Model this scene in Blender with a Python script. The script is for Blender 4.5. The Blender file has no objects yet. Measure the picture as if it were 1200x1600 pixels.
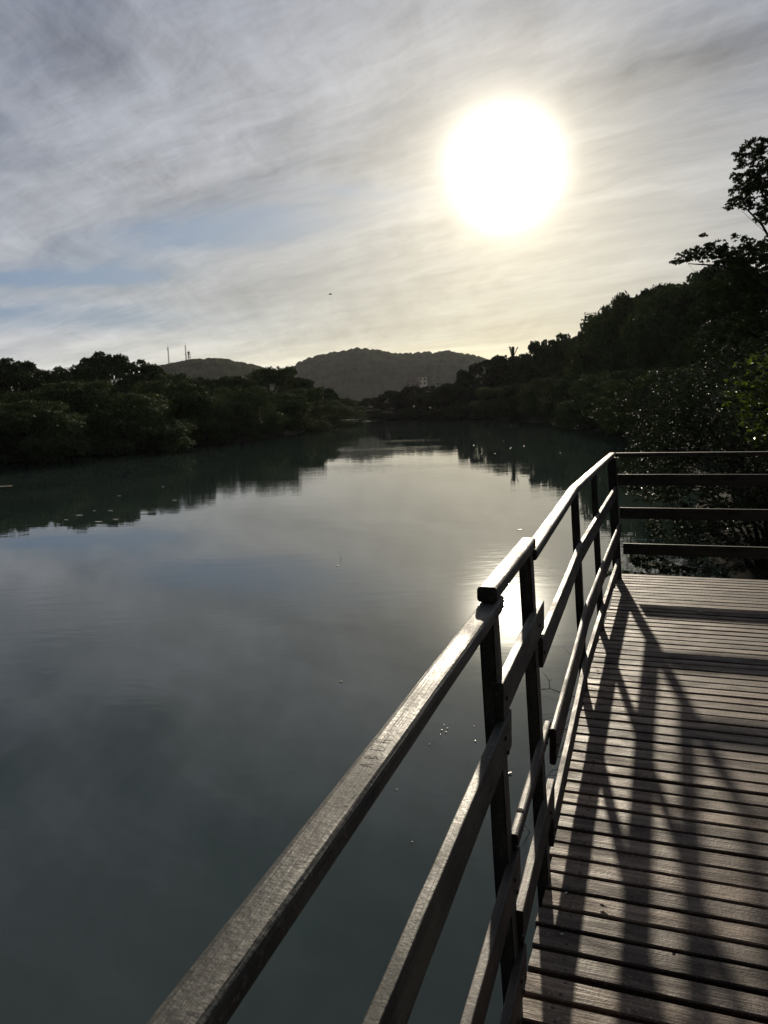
import bpy, bmesh, math, random
import numpy as np
from mathutils import Matrix, Vector
random.seed(7)
RNG = np.random.default_rng(11)
C = bpy.context.scene.collection
sc = bpy.context.scene
rad = math.radians

# ------------------------------------------------------------------ camera
EYE = 2.8            # metres above the water (z = 0)
DECK = 1.3           # deck surface
F = 1250.0           # focal length in photo pixels (1200 x 1600)
PITCH, ROLL = rad(7.8), rad(1.8)
cam_d = bpy.data.cameras.new('camera'); cam = bpy.data.objects.new('camera', cam_d); C.objects.link(cam)
cam_d.sensor_fit = 'VERTICAL'; cam_d.sensor_height = 36.0; cam_d.lens = 36.0 * F / 1600.0
cam_d.clip_start = 0.05; cam_d.clip_end = 12000
cr, sr = math.cos(ROLL), math.sin(ROLL)
fw = Vector((0, math.cos(PITCH), -math.sin(PITCH)))
up0 = Vector((0, math.sin(PITCH), math.cos(PITCH))); rt0 = Vector((1, 0, 0))
rt = rt0 * cr - up0 * sr; up = rt0 * sr + up0 * cr
cam.matrix_world = Matrix(((rt.x, up.x, -fw.x, 0), (rt.y, up.y, -fw.y, 0), (rt.z, up.z, -fw.z, EYE), (0, 0, 0, 1)))
sc.camera = cam
sc.view_settings.view_transform = 'Standard'; sc.view_settings.look = 'None'
sc.view_settings.exposure = 0.08; sc.view_settings.gamma = 1.0

def ray(px, py):
    x = (px - 600) / F; y = -(py - 800) / F
    return (rt * x + up * y + fw).normalized()
def azel(px, py):
    d = ray(px, py); return math.atan2(d.x, d.y), math.atan2(d.z, math.hypot(d.x, d.y))
def on_level(px, py, z):
    d = ray(px, py); t = (z - EYE) / d.z
    return Vector((d.x * t, d.y * t, z))
def at_dist(px, py, dist):
    d = ray(px, py); t = dist / math.hypot(d.x, d.y)
    return Vector((d.x * t, d.y * t, EYE + d.z * t))

# ------------------------------------------------------------------ sky and sun
SUN_AZ, SUN_EL = rad(8.95), rad(15.0)
sun_dir = Vector((math.sin(SUN_AZ) * math.cos(SUN_EL), math.cos(SUN_AZ) * math.cos(SUN_EL), math.sin(SUN_EL)))
sl = bpy.data.lights.new('sun', 'SUN'); so = bpy.data.objects.new('sun', sl); C.objects.link(so)
sl.energy = 4.3; sl.angle = rad(1.0); sl.color = (1.0, 0.88, 0.70)
so.rotation_euler = sun_dir.to_track_quat('Z', 'Y').to_euler()

world = bpy.data.worlds.new('World'); sc.world = world; world.use_nodes = True
nt = world.node_tree; nt.nodes.clear()
class G:
    """tiny node-expression helper"""
    def __init__(s, nt): s.nt = nt
    def _in(s, sock, v):
        if hasattr(v, 'is_output'): s.nt.links.new(v, sock)
        else: sock.default_value = v
    def m(s, op, a, b=None, c=None, clamp=False):
        n = s.nt.nodes.new('ShaderNodeMath'); n.operation = op; n.use_clamp = clamp
        s._in(n.inputs[0], a)
        if b is not None: s._in(n.inputs[1], b)
        if c is not None: s._in(n.inputs[2], c)
        return n.outputs[0]
    def add(s, a, b): return s.m('ADD', a, b)
    def mul(s, a, b): return s.m('MULTIPLY', a, b)
    def sub(s, a, b): return s.m('SUBTRACT', a, b)
    def vec(s, x, y, z):
        n = s.nt.nodes.new('ShaderNodeCombineXYZ')
        for i, v in enumerate((x, y, z)): s._in(n.inputs[i], v)
        return n.outputs[0]
    def noise(s, v, scale=1, detail=4, rough=.5, dist=0, col=False):
        n = s.nt.nodes.new('ShaderNodeTexNoise'); s._in(n.inputs['Vector'], v)
        n.inputs['Scale'].default_value = scale; n.inputs['Detail'].default_value = detail
        n.inputs['Roughness'].default_value = rough; n.inputs['Distortion'].default_value = dist
        return n.outputs['Color' if col else 'Fac']
    def maprange(s, v, a, b, c=0, d=1, smooth=True):
        n = s.nt.nodes.new('ShaderNodeMapRange'); n.interpolation_type = 'SMOOTHSTEP' if smooth else 'LINEAR'
        s._in(n.inputs['Value'], v)
        for k, x in (('From Min', a), ('From Max', b), ('To Min', c), ('To Max', d)): n.inputs[k].default_value = x
        return n.outputs[0]
    def mixc(s, f, a, b, mode='MIX'):
        n = s.nt.nodes.new('ShaderNodeMix'); n.data_type = 'RGBA'; n.blend_type = mode; n.clamp_factor = mode == 'MIX'
        s._in(n.inputs[0], f)
        s._in(n.inputs[6], a if hasattr(a, 'is_output') else (*a, 1)); s._in(n.inputs[7], b if hasattr(b, 'is_output') else (*b, 1))
        return n.outputs[2]
    def scale(s, v, k):
        n = s.nt.nodes.new('ShaderNodeVectorMath'); n.operation = 'SCALE'
        s._in(n.inputs[0], v if hasattr(v, 'is_output') else Vector(v)); s._in(n.inputs['Scale'], k); return n.outputs[0]
    def vadd(s, a, b):
        n = s.nt.nodes.new('ShaderNodeVectorMath'); n.operation = 'ADD'; s._in(n.inputs[0], a); s._in(n.inputs[1], b); return n.outputs[0]
    def dot(s, a, b):
        n = s.nt.nodes.new('ShaderNodeVectorMath'); n.operation = 'DOT_PRODUCT'; s._in(n.inputs[0], a); s._in(n.inputs[1], b); return n.outputs['Value']
g = G(nt)
tc = nt.nodes.new('ShaderNodeTexCoord'); D = tc.outputs['Generated']
sx = nt.nodes.new('ShaderNodeSeparateXYZ'); nt.links.new(D, sx.inputs[0]); dx, dy, dz = sx.outputs
zz = g.m('MAXIMUM', dz, 0.0)
inv = g.m('DIVIDE', 1.0, g.add(zz, 0.10))
cx, cy = g.mul(dx, inv), g.mul(dy, inv)
EX, EY = math.sin(rad(-49)), math.cos(rad(-49))
def st(px, py):
    d = ray(px, py); i = 1 / (max(d.z, 0) + .10); X, Y = d.x * i, d.y * i
    return X * EX + Y * EY, X * EY - Y * EX
S = g.add(g.mul(cx, EX), g.mul(cy, EY)); T = g.add(g.mul(cx, EY), g.mul(cy, -EX))
wv = g.vec(g.mul(S, .8), g.mul(T, .8), 0.0)
warp = g.sub(g.noise(wv, 1.0, 4, .6), .5); warp2 = g.sub(g.noise(g.vadd(wv, (9.1, 4.2, 2.0)), 1.0, 4, .6), .5)
T2 = g.add(T, g.mul(warp, .42)); S2 = g.add(S, g.mul(warp2, .6))
n_big = g.noise(g.vec(g.mul(S2, .8), g.mul(T2, 1.9), 3.1), 1.0, 6, .6)
n_fib = g.noise(g.vec(g.mul(S2, 1.5), g.mul(T2, 5.2), 7.7), 1.0, 9, .68)
# feathery cross fibres, combed towards the far side of the river
CX2 = g.add(cx, g.mul(warp, .5)); CY2 = g.add(cy, g.mul(warp2, .5))
n_crs = g.noise(g.vec(g.mul(CX2, 8.0), g.mul(CY2, 1.5), 2.2), 1.0, 8, .66)
n_fine = g.noise(g.vec(g.mul(S2, 5.0), g.mul(T2, 15.0), 1.7), 1.0, 5, .6)
crsmask = g.maprange(g.noise(g.vec(g.mul(cx, .7), g.mul(cy, .7), 5.5), 1.0, 2, .5), .38, .58)
def blob(px, py, px2, py2, wid):
    """soft streak of cloud or gap, set along the wind direction"""
    s1, t1 = st(px, py); s2, t2 = st(px2, py2)
    s0, t0 = (s1 + s2) / 2, (t1 + t2) / 2; a = max(abs(s1 - s2) / 2, .05)
    k = (t2 - t1) / (s2 - s1) if abs(s2 - s1) > 1e-4 else 0
    ds = g.sub(S2, s0); dt = g.sub(g.sub(T2, t0), g.mul(ds, k))
    q = g.add(g.m('POWER', g.m('ABSOLUTE', g.mul(ds, 1 / a)), 2.0), g.m('POWER', g.m('ABSOLUTE', g.mul(dt, 1 / wid)), 2.0))
    return g.m('EXPONENT', g.mul(q, -1.0))
gap = g.add(g.mul(blob(225, 392, 540, 332, .22), 1.6), g.mul(blob(-20, 440, 250, 415, .26), 1.3))
gap = g.add(gap, g.mul(blob(-200, 505, 330, 490, .8), 1.0))
gap = g.add(gap, g.mul(blob(470, 300, 680, 300, .14), .8))
gap = g.add(gap, g.mul(g.maprange(n_big, .38, .62, 1, 0), .22))
gap = g.m('MULTIPLY', gap, g.maprange(n_fib, .3, .68, 1.2, .6), clamp=True)
dark = g.add(g.mul(blob(860, 150, 1240, 60, .13), 1.0), g.mul(blob(-80, 40, 160, -20, .2), .55))
dark = g.add(dark, g.mul(blob(150, 60, 500, 130, .2), .25))
# angle from the sun, in degrees
cosang = g.m('MINIMUM', g.dot(D, sun_dir), 1.0)
theta = g.mul(g.m('ARCCOSINE', cosang), 180 / math.pi)
theta_c = g.mul(theta, g.add(1.0, g.add(g.mul(g.sub(n_fib, .5), .34), g.mul(g.sub(n_big, .5), .40))))   # uneven cloud veil round the sun
def fall(w): return g.m('EXPONENT', g.mul(theta, -1.0 / w))
lum = g.add(.29, g.mul(g.sub(n_big, .5), .46))
hiamp = g.maprange(zz, .06, .30, .35, 1.0)
lum = g.add(lum, g.mul(g.mul(g.sub(n_fib, .5), .40), hiamp))
lum = g.add(lum, g.mul(g.mul(g.sub(n_fine, .5), .05), hiamp))
lum = g.add(lum, g.mul(g.mul(g.sub(n_crs, .5), .34), crsmask))
lum = g.sub(lum, g.mul(dark, .13))
lum = g.add(lum, g.mul(g.m('EXPONENT', g.mul(zz, -1 / .15)), .36))
cloud = g.scale((.87, .955, 1.17), lum)
# low bank of pale cloud above the horizon
lowc = g.mul(g.maprange(zz, .045, .095, 1, 0), g.maprange(g.noise(g.vec(g.mul(dx, 3.0), g.mul(zz, 26.0), .4), 1.0, 5, .55), .35, .6, .35, 1))
cloud = g.vadd(cloud, g.scale((.21, .20, .165), lowc))
sky = nt.nodes.new('ShaderNodeTexSky'); sky.sky_type = 'NISHITA'; sky.sun_disc = False
sky.sun_elevation = SUN_EL; sky.sun_rotation = SUN_AZ; sky.altitude = 0; sky.air_density = 1.0; sky.dust_density = 0.6; sky.ozone_density = 1.0
blue = g.vadd(g.scale(sky.outputs[0], .012), (.11, .19, .36))
col = g.mixc(g.mul(gap, .95), cloud, blue)
# thin cloud scattering the sun forward: aureole and broad warm glow
thin = g.maprange(n_fib, .2, .8, .8, 1.2)
low = g.m('EXPONENT', g.mul(zz, -1 / .22))
glow = g.scale((1.0, .92, .74), g.mul(g.m('EXPONENT', g.mul(g.m('POWER', g.mul(theta_c, 1 / 2.12), 2.0), -1.0)), 9.5))
glow = g.vadd(glow, g.scale((1.0, .87, .60), g.mul(g.mul(fall(4.0), 1.0), thin)))
glow = g.vadd(glow, g.scale((1.0, .88, .70), g.mul(g.mul(fall(13.0), .20), thin)))
glow = g.vadd(glow, g.scale((1.0, .80, .46), g.mul(g.mul(fall(14.0), .40), low)))
warmw = g.m('MULTIPLY', g.mul(fall(26.0), 1.25), g.m('EXPONENT', g.mul(zz, -1 / .20)), clamp=True)
col = g.mixc(warmw, col, g.mixc(1.0, col, (1.15, .95, .38), 'MULTIPLY'))
col = g.vadd(col, glow)
# unseen sky far from the sun dimmed to keep the rail sides dark
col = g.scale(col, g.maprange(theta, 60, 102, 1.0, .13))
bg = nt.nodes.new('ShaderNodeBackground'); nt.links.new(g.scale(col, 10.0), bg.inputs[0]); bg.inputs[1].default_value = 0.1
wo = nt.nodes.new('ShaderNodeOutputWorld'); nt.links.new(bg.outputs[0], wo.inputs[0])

# ------------------------------------------------------------------ helpers
def link(o, parent=None):
    C.objects.link(o)
    if parent: o.parent = parent
    return o
def tag(o, label=None, cat=None, group=None, kind=None):
    if label: o['label'] = label
    if cat: o['category'] = cat
    if group: o['group'] = group
    if kind: o['kind'] = kind
    return o
def thing(name, label, cat, loc=(0, 0, 0), group=None, rotz=0):
    o = bpy.data.objects.new(name, None); o.location = loc; o.rotation_euler = (0, 0, rotz); o.empty_display_size = .1
    link(o); return tag(o, label, cat, group)
def mesh_np(name, V, faces_flat, sizes, mat, smooth=False):
    """fast mesh from numpy arrays; sizes = verts per face (int or array)"""
    me = bpy.data.meshes.new(name)
    V = np.asarray(V, np.float32); faces_flat = np.asarray(faces_flat, np.int32)
    nf = len(faces_flat) // sizes
    me.vertices.add(len(V)); me.vertices.foreach_set('co', V.ravel())
    me.loops.add(len(faces_flat)); me.loops.foreach_set('vertex_index', faces_flat)
    me.polygons.add(nf); me.polygons.foreach_set('loop_start', np.arange(nf, dtype=np.int32) * sizes)
    me.polygons.foreach_set('loop_total', np.full(nf, sizes, np.int32))
    me.update(calc_edges=True); me.validate()
    if smooth: me.shade_smooth()
    for m_ in (mat if isinstance(mat, (list, tuple)) else [mat]): me.materials.append(m_)
    return me
def from_bm(name, bm, mat, smooth=False, parent=None, loc=None, rotz=0):
    me = bpy.data.meshes.new(name); bm.to_mesh(me); bm.free()
    if smooth: me.shade_smooth()
    for m_ in (mat if isinstance(mat, (list, tuple)) else [mat]): me.materials.append(m_)
    o = bpy.data.objects.new(name, me)
    if loc is not None: o.location = loc
    o.rotation_euler = (0, 0, rotz)
    return link(o, parent)

def new_mat(name):
    m_ = bpy.data.materials.new(name); m_.use_nodes = True
    n = m_.node_tree; b = n.nodes['Principled BSDF']; return m_, n, b, G(n)
def objcoord(n):
    t = n.nodes.new('ShaderNodeTexCoord'); return t.outputs['Object']
def sep(n, v):
    s = n.nodes.new('ShaderNodeSeparateXYZ'); n.links.new(v, s.inputs[0]); return s.outputs
def bump(n, h, dist, strength=1.0):
    b = n.nodes.new('ShaderNodeBump'); b.inputs['Strength'].default_value = strength; b.inputs['Distance'].default_value = dist
    n.links.new(h, b.inputs['Height']); return b.outputs[0]
def island(n):
    x = n.nodes.new('ShaderNodeNewGeometry'); return x.outputs['Random Per Island']

def wood(name, dark, light, rough=.55, spec=.5, island_var=0.0, crack=.5, bumpd=.0016, lich=.0):
    m_, n, b, e = new_mat(name)
    o = objcoord(n); x, y, z = sep(n, o)
    if island_var:
        rnd = island(n); off = e.mul(rnd, 37.0)
    else: rnd = None; off = 0.0
    v = e.vec(e.add(e.mul(x, 1.6), off), e.add(e.mul(y, 38.0), off), e.mul(z, 38.0))
    grain = e.noise(v, 1.0, 6, .62, .25)
    v2 = e.vec(e.add(e.mul(x, 7.0), off), e.mul(y, 160.0), e.mul(z, 160.0))
    fine = e.noise(v2, 1.0, 3, .6, .1)
    blot = e.noise(e.vec(e.add(e.mul(x, 4.0), off), e.mul(y, 9.0), e.mul(z, 9.0)), 1.0, 5, .65, .4)
    spot = e.noise(e.vec(x, y, z), 95.0, 2, .6)
    f = e.maprange(grain, .3, .7)
    c = e.mixc(f, dark, light)
    c = e.mixc(e.maprange(blot, .42, .66, 0, .75), c, tuple(.5 * k for k in dark))
    c = e.mixc(e.maprange(fine, .25, .42, .4, 0), c, tuple(.35 * k for k in dark))
    if lich: c = e.mixc(e.mul(e.maprange(spot, .55, .68), lich), c, (light[0] * 1.7, light[1] * 1.8, light[2] * 1.75))
    if island_var:
        k = e.maprange(rnd, 0, 1, 1 - island_var, 1 + island_var, smooth=False)
        c = e.scale(c, k)
    n.links.new(c, b.inputs['Base Color'])
    n.links.new(e.maprange(blot, .3, .7, rough - .10, rough + .14), b.inputs['Roughness'])
    b.inputs['Specular IOR Level'].default_value = spec
    h = e.add(e.add(e.mul(grain, .8), e.mul(fine, .45)), e.mul(spot, .35))
    n.links.new(bump(n, h, bumpd * 2.5, .8), b.inputs['Normal'])
    return m_
M = {}
M['rail'] = wood('weathered_rail_wood', (.021, .020, .015), (.066, .061, .045), .56, .38, lich=.6, bumpd=.0013)
M['rail_red'] = wood('reddish_rail_wood', (.022, .015, .011), (.066, .048, .035), .56, .36, lich=.2, bumpd=.0010)
M['deck'] = wood('weathered_deck_wood', (.060, .037, .024), (.200, .143, .099), .6, .30, island_var=.55, lich=.4)
M['under'] = wood('dark_joist_wood', (.03, .026, .022), (.06, .052, .045), .8, .2)

def simple(name, colr, rough=.6, spec=.4, metal=0.0, nscale=0, nvar=.3, bumpd=0):
    m_, n, b, e = new_mat(name)
    if nscale:
        o = objcoord(n); q = e.noise(o, nscale, 4, .6)
        c = e.mixc(e.maprange(q, .3, .7), tuple(k * (1 - nvar) for k in colr), tuple(k * (1 + nvar) for k in colr))
        n.links.new(c, b.inputs['Base Color'])
        if bumpd: n.links.new(bump(n, q, bumpd), b.inputs['Normal'])
    else: b.inputs['Base Color'].default_value = (*colr, 1)
    b.inputs['Roughness'].default_value = rough; b.inputs['Specular IOR Level'].default_value = spec; b.inputs['Metallic'].default_value = metal
    return m_
M['bark'] = simple('bark', (.05, .042, .034), .85, .2, 0, 9, .4, .01)
M['twig'] = simple('dead_twig', (.03, .026, .022), .8, .3, 0, 30, .3)
M['nail'] = simple('rusty_nail', (.05, .035, .028), .45, .5, .6, 60, .4)
M['carve'] = simple('carved_groove', (.04, .037, .032), .9, .1, 0, 80, .2)
M['steel'] = simple('galvanised_steel', (.13, .12, .12), .6, .4, .3, 1.0, .3)
M['plaster'] = simple('pale_plaster', (.55, .53, .50), .8, .3, 0, .3, .12)
M['glass'] = simple('window_glass', (.05, .055, .06), .2, .5)
M['tile'] = simple('roof_tile', (.16, .09, .07), .8, .2, 0, 1.0, .3)
M['soil'] = simple('mud', (.026, .025, .018), 1.0, .02, 0, .8, .4, .03)
M['bird'] = simple('dark_feathers', (.03, .03, .03), .7, .3, 0, 40, .2)
M['foam'] = simple('pale_floating_leaf', (.62, .60, .52), .4, .5, 0, 60, .2)
M['fallen'] = simple('dry_fallen_leaf', (.07, .045, .025), .6, .3, 0, 60, .2)
M['dryleaf'] = simple('brown_floating_leaf', (.30, .24, .14), .4, .5, 0, 60, .3)

def leafmat(name, a, bcol, rough=.4, trans=.1, spec=.5):
    m_, n, b, e = new_mat(name)
    r = island(n); o = objcoord(n); q = e.noise(o, .55, 3, .5)
    f = e.add(e.mul(r, .6), e.mul(e.sub(q, .3), .9))
    c = e.mixc(e.m('MULTIPLY', f, 1.0, clamp=True), a, bcol)
    n.links.new(c, b.inputs['Base Color']); b.inputs['Roughness'].default_value = rough
    b.inputs['Specular IOR Level'].default_value = spec
    if trans:
        t = n.nodes.new('ShaderNodeBsdfTranslucent'); n.links.new(e.mixc(1.0, c, (.9, 1.0, .35), 'MULTIPLY'), t.inputs[0])
        mx = n.nodes.new('ShaderNodeMixShader'); mx.inputs[0].default_value = trans
        n.links.new(b.outputs[0], mx.inputs[1]); n.links.new(t.outputs[0], mx.inputs[2])
        n.links.new(mx.outputs[0], n.nodes['Material Output'].inputs[0])
    return m_
M['leaf'] = leafmat('mangrove_leaves', (.042, .070, .028), (.125, .165, .062), .8, .08, .10)
M['leaf_dark'] = leafmat('dark_leaves', (.036, .056, .024), (.10, .135, .055), .85, .05, .08)
def _ln(): return leafmat('glossy_leaves', (.03, .042, .018), (.05, .066, .026), .42, .08, .36)
M['leaf_near'] = _ln(); _n = M['leaf_near'].node_tree; _e = G(_n)
_q = _e.noise(objcoord(_n), .75, 3, .6)
_n.links.new(_e.maprange(_q, .48, .64, .85, .46), _n.nodes['Principled BSDF'].inputs['Roughness'])
M['leaf_bright'] = leafmat('young_leaves', (.07, .11, .02), (.16, .20, .04), .4, .45)
M['leaf_far'] = leafmat('distant_leaves', (.03, .04, .02), (.055, .068, .035), .85, .04, .1)

# ------------------------------------------------------------------ river, ground, hills
RIVER = [(-60, -70), (-52, -20), (-36, 22), (-21.5, 46), (-15.2, 57.5), (-10.3, 63), (-7.5, 85), (-2.6, 119), (-1.5, 127), (6, 124), (11, 115), (15.5, 104), (17.5, 92), (17.3, 75), (16.6, 62), (15.5, 48), (13.2, 36), (9.2, 24), (5.9, 15.0), (5.0, 11.6), (6.6, 9.4), (9, 5), (10, -10), (14, -70)]
def river_sdf(X, Y):
    P = np.array(RIVER, float); n = len(P); dist = np.full(X.shape, 1e9); inside = np.zeros(X.shape, bool)
    for i in range(n):
        a, b_ = P[i], P[(i + 1) % n]; ab = b_ - a
        t = np.clip(((X - a[0]) * ab[0] + (Y - a[1]) * ab[1]) / (ab @ ab), 0, 1)
        dist = np.minimum(dist, np.hypot(X - a[0] - t * ab[0], Y - a[1] - t * ab[1]))
        cond = ((a[1] > Y) != (b_[1] > Y)) & (X < (b_[0] - a[0]) * (Y - a[1]) / (b_[1] - a[1] + 1e-12) + a[0])
        inside ^= cond
    return np.where(inside, dist, -dist)     # positive inside the river
nr, na = 150, 240
rr = np.concatenate([[0], np.geomspace(.6, 3000, nr - 1)]); aa = np.linspace(0, 2 * np.pi, na, endpoint=False)
RR, AA = np.meshgrid(rr, aa, indexing='ij'); GX, GY = RR * np.sin(AA), RR * np.cos(AA)
sd = river_sdf(GX, GY)
GZ = np.where(sd > 0, -np.minimum(1.6, .05 + sd * .5), np.minimum(.22, .01 - sd * .12))
GZ += (sd < -.5) * (.10 * np.sin(GX * .9) * np.sin(GY * .7 + 1) + .05 * np.sin(GX * 2.3 + GY))
idx = np.arange(nr * na).reshape(nr, na)
q = np.stack([idx[:-1, :], np.roll(idx, -1, 1)[:-1, :], np.roll(idx, -1, 1)[1:, :], idx[1:, :]], -1).reshape(-1)
me = mesh_np('ground', np.stack([GX, GY, GZ], -1).reshape(-1, 3), q, 4, M['soil'], True)
tag(link(bpy.data.objects.new('ground', me)), kind='structure')

m_, n, b, e = new_mat('river_water')
o = objcoord(n); x, y, z = sep(n, o)
b.inputs['Roughness'].default_value = .008; b.inputs['IOR'].default_value = 1.40
mud = e.noise(o, .22, 4, .55)
n.links.new(e.mixc(e.maprange(mud, .3, .7), (.022, .036, .031), (.032, .048, .041)), b.inputs['Base Color'])
rip_big = e.noise(e.vec(e.mul(x, .55), e.mul(y, 1.1), 0.0), 1.0, 3, .5, .4)
rip_mid = e.noise(e.vec(e.mul(x, 1.6), e.mul(y, 4.5), .5), 1.0, 3, .55, .3)
rip_fin = e.noise(e.vec(e.mul(x, 7.0), e.mul(y, 13.0), .5), 1.0, 2, .5, .2)
patch = e.maprange(e.noise(e.vec(e.mul(x, .05), e.mul(y, .13), 2.3), 1.0, 3, .5), .42, .62, .15, 1.0)
farp = e.maprange(y, 42, 62, 0, 1); patch = e.m('MAXIMUM', patch, e.mul(farp, .9))
h = e.add(e.mul(rip_big, .0022), e.mul(e.mul(rip_mid, patch), .0030))
h = e.add(h, e.mul(e.mul(rip_fin, patch), .0004))
n.links.new(bump(n, h, 1.0, 1.0), b.inputs['Normal'])
M['water'] = m_
bm = bmesh.new(); bmesh.ops.create_grid(bm, x_segments=4, y_segments=4, size=95)
w = from_bm('river_water', bm, M['water'], loc=(0, 60, 0)); w.name = 'water'; tag(w, kind='structure')

m_, n, b, e = new_mat('hill_forest')
o = objcoord(n)
q1 = e.noise(o, .05, 5, .6); q2 = e.noise(o, .35, 3, .6)
c = e.mixc(e.maprange(q1, .35, .65), (.03, .037, .02), (.06, .068, .036))
c = e.mixc(e.maprange(q2, .5, .7, 0, .5), c, (.02, .024, .014))
n.links.new(c, b.inputs['Base Color']); b.inputs['Roughness'].default_value = 1.0; b.inputs['Specular IOR Level'].default_value = 0.0
M['hill'] = m_
def hill(name, prof, R, depth, seed, bumpy=1.0, na=520, nd=46):
    rs = np.random.default_rng(seed)
    azs = []; els = []
    for px, py in prof:
        a_, e_ = azel(px, py); azs.append(a_); els.append(e_)
    A = np.linspace(azs[0], azs[-1], na); Hh = np.interp(A, azs, np.array(els)) ; Hh = R * np.tan(Hh) + EYE
    k = np.hanning(13); k /= k.sum(); Hh = np.convolve(np.pad(Hh, 6, 'edge'), k, 'valid')
    # crowns standing up from the ridge
    t = np.linspace(-1, 1, nd); V = np.zeros((na, nd, 3))
    bumps = np.zeros((na, nd)); nb = 5200
    ca = rs.uniform(0, na, nb); cd = rs.uniform(0, nd, nb); cr_ = rs.uniform(.7, 1.6, nb); chh = rs.uniform(.6, 2.6, nb) * bumpy
    da = R * (A[1] - A[0]); dd = 2 * depth / nd
    for i in range(nb):
        i0, i1 = int(max(0, ca[i] - 9)), int(min(na, ca[i] + 10)); j0, j1 = int(max(0, cd[i] - 3)), int(min(nd, cd[i] + 4))
        II, JJ = np.meshgrid(np.arange(i0, i1), np.arange(j0, j1), indexing='ij')
        d2 = ((II - ca[i]) * da) ** 2 + ((JJ - cd[i]) * dd) ** 2; rr_ = (3.0 * cr_[i]) ** 2
        bumps[i0:i1, j0:j1] = np.maximum(bumps[i0:i1, j0:j1], chh[i] * np.sqrt(np.clip(1 - d2 / rr_, 0, 1)))
    for j, tt in enumerate(t):
        r_ = R + tt * depth; f_ = math.cos(tt * math.pi / 2) ** .8 if abs(tt) < 1 else 0
        V[:, j, 0] = r_ * np.sin(A); V[:, j, 1] = r_ * np.cos(A)
        V[:, j, 2] = Hh * f_ + (bumps[:, j] - 1.6 * bumpy) * min(1, f_ * 3) + .2
    idx = np.arange(na * nd).reshape(na, nd)
    q = np.stack([idx[:-1, :-1], idx[1:, :-1], idx[1:, 1:], idx[:-1, 1:]], -1).reshape(-1)
    me = mesh_np(name, V.reshape(-1, 3), q, 4, M['hill'], True)
    return tag(link(bpy.data.objects.new(name, me)), kind='structure')
hill('hill', [(380, 625), (430, 588), (470, 566), (500, 555), (530, 551), (560, 545), (590, 549), (615, 553), (640, 553), (665, 551), (700, 550), (730, 554), (760, 562), (800, 575), (880, 590), (960, 630)], 1000, 260, 3, 1.5)
hill('hill', [(120, 630), (200, 592), (240, 575), (270, 568), (300, 563), (340, 561), (370, 566), (410, 575), (450, 590), (500, 625)], 720, 170, 5, 1.0)

# ------------------------------------------------------------------ foliage
def leaf_mesh(name, cen, nrm, size, aspect, mat, rs, droop=0.0, along=None):
    """one small folded four-sided leaf per centre, facing roughly nrm"""
    N = len(cen)
    nrm = nrm / (np.linalg.norm(nrm, axis=1, keepdims=True) + 1e-9)
    rnd = rs.normal(size=(N, 3)) if along is None else along + .35 * rs.normal(size=(N, 3))
    rnd[:, 2] -= droop
    a = rnd - nrm * (rnd * nrm).sum(1, keepdims=True); a /= np.linalg.norm(a, axis=1, keepdims=True) + 1e-9
    b_ = np.cross(nrm, a)
    L = (size * rs.uniform(.65, 1.35, N))[:, None]; W = L * aspect
    base = cen - a * L * .5; tip = cen + a * L * .5 - nrm * L * .10
    l_ = cen - b_ * W * .5 + nrm * W * .18; r_ = cen + b_ * W * .5 + nrm * W * .18
    V = np.stack([base, r_, tip, l_], 1).reshape(-1, 3)
    return mesh_np(name, V, np.arange(4 * N), 4, mat)

def tube(bm, pts, radii, seg=6):
    rings = []
    for i, p in enumerate(pts):
        p = Vector(p); d = (Vector(pts[min(i + 1, len(pts) - 1)]) - Vector(pts[max(i - 1, 0)])).normalized()
        a = d.orthogonal().normalized(); b_ = d.cross(a)
        rings.append([bm.verts.new(p + (a * math.cos(t) + b_ * math.sin(t)) * radii[i]) for t in [2 * math.pi * k / seg for k in range(seg)]])
    for r0, r1 in zip(rings, rings[1:]):
        # align rings so the tube does not twist
        best = min(range(seg), key=lambda s: (r0[0].co - r1[s].co).length); r1[:] = r1[best:] + r1[:best]
        for k in range(seg): bm.faces.new((r0[k], r0[(k + 1) % seg], r1[(k + 1) % seg], r1[k]))
    bm.faces.new(rings[0][::-1]); bm.faces.new(rings[-1])

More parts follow.
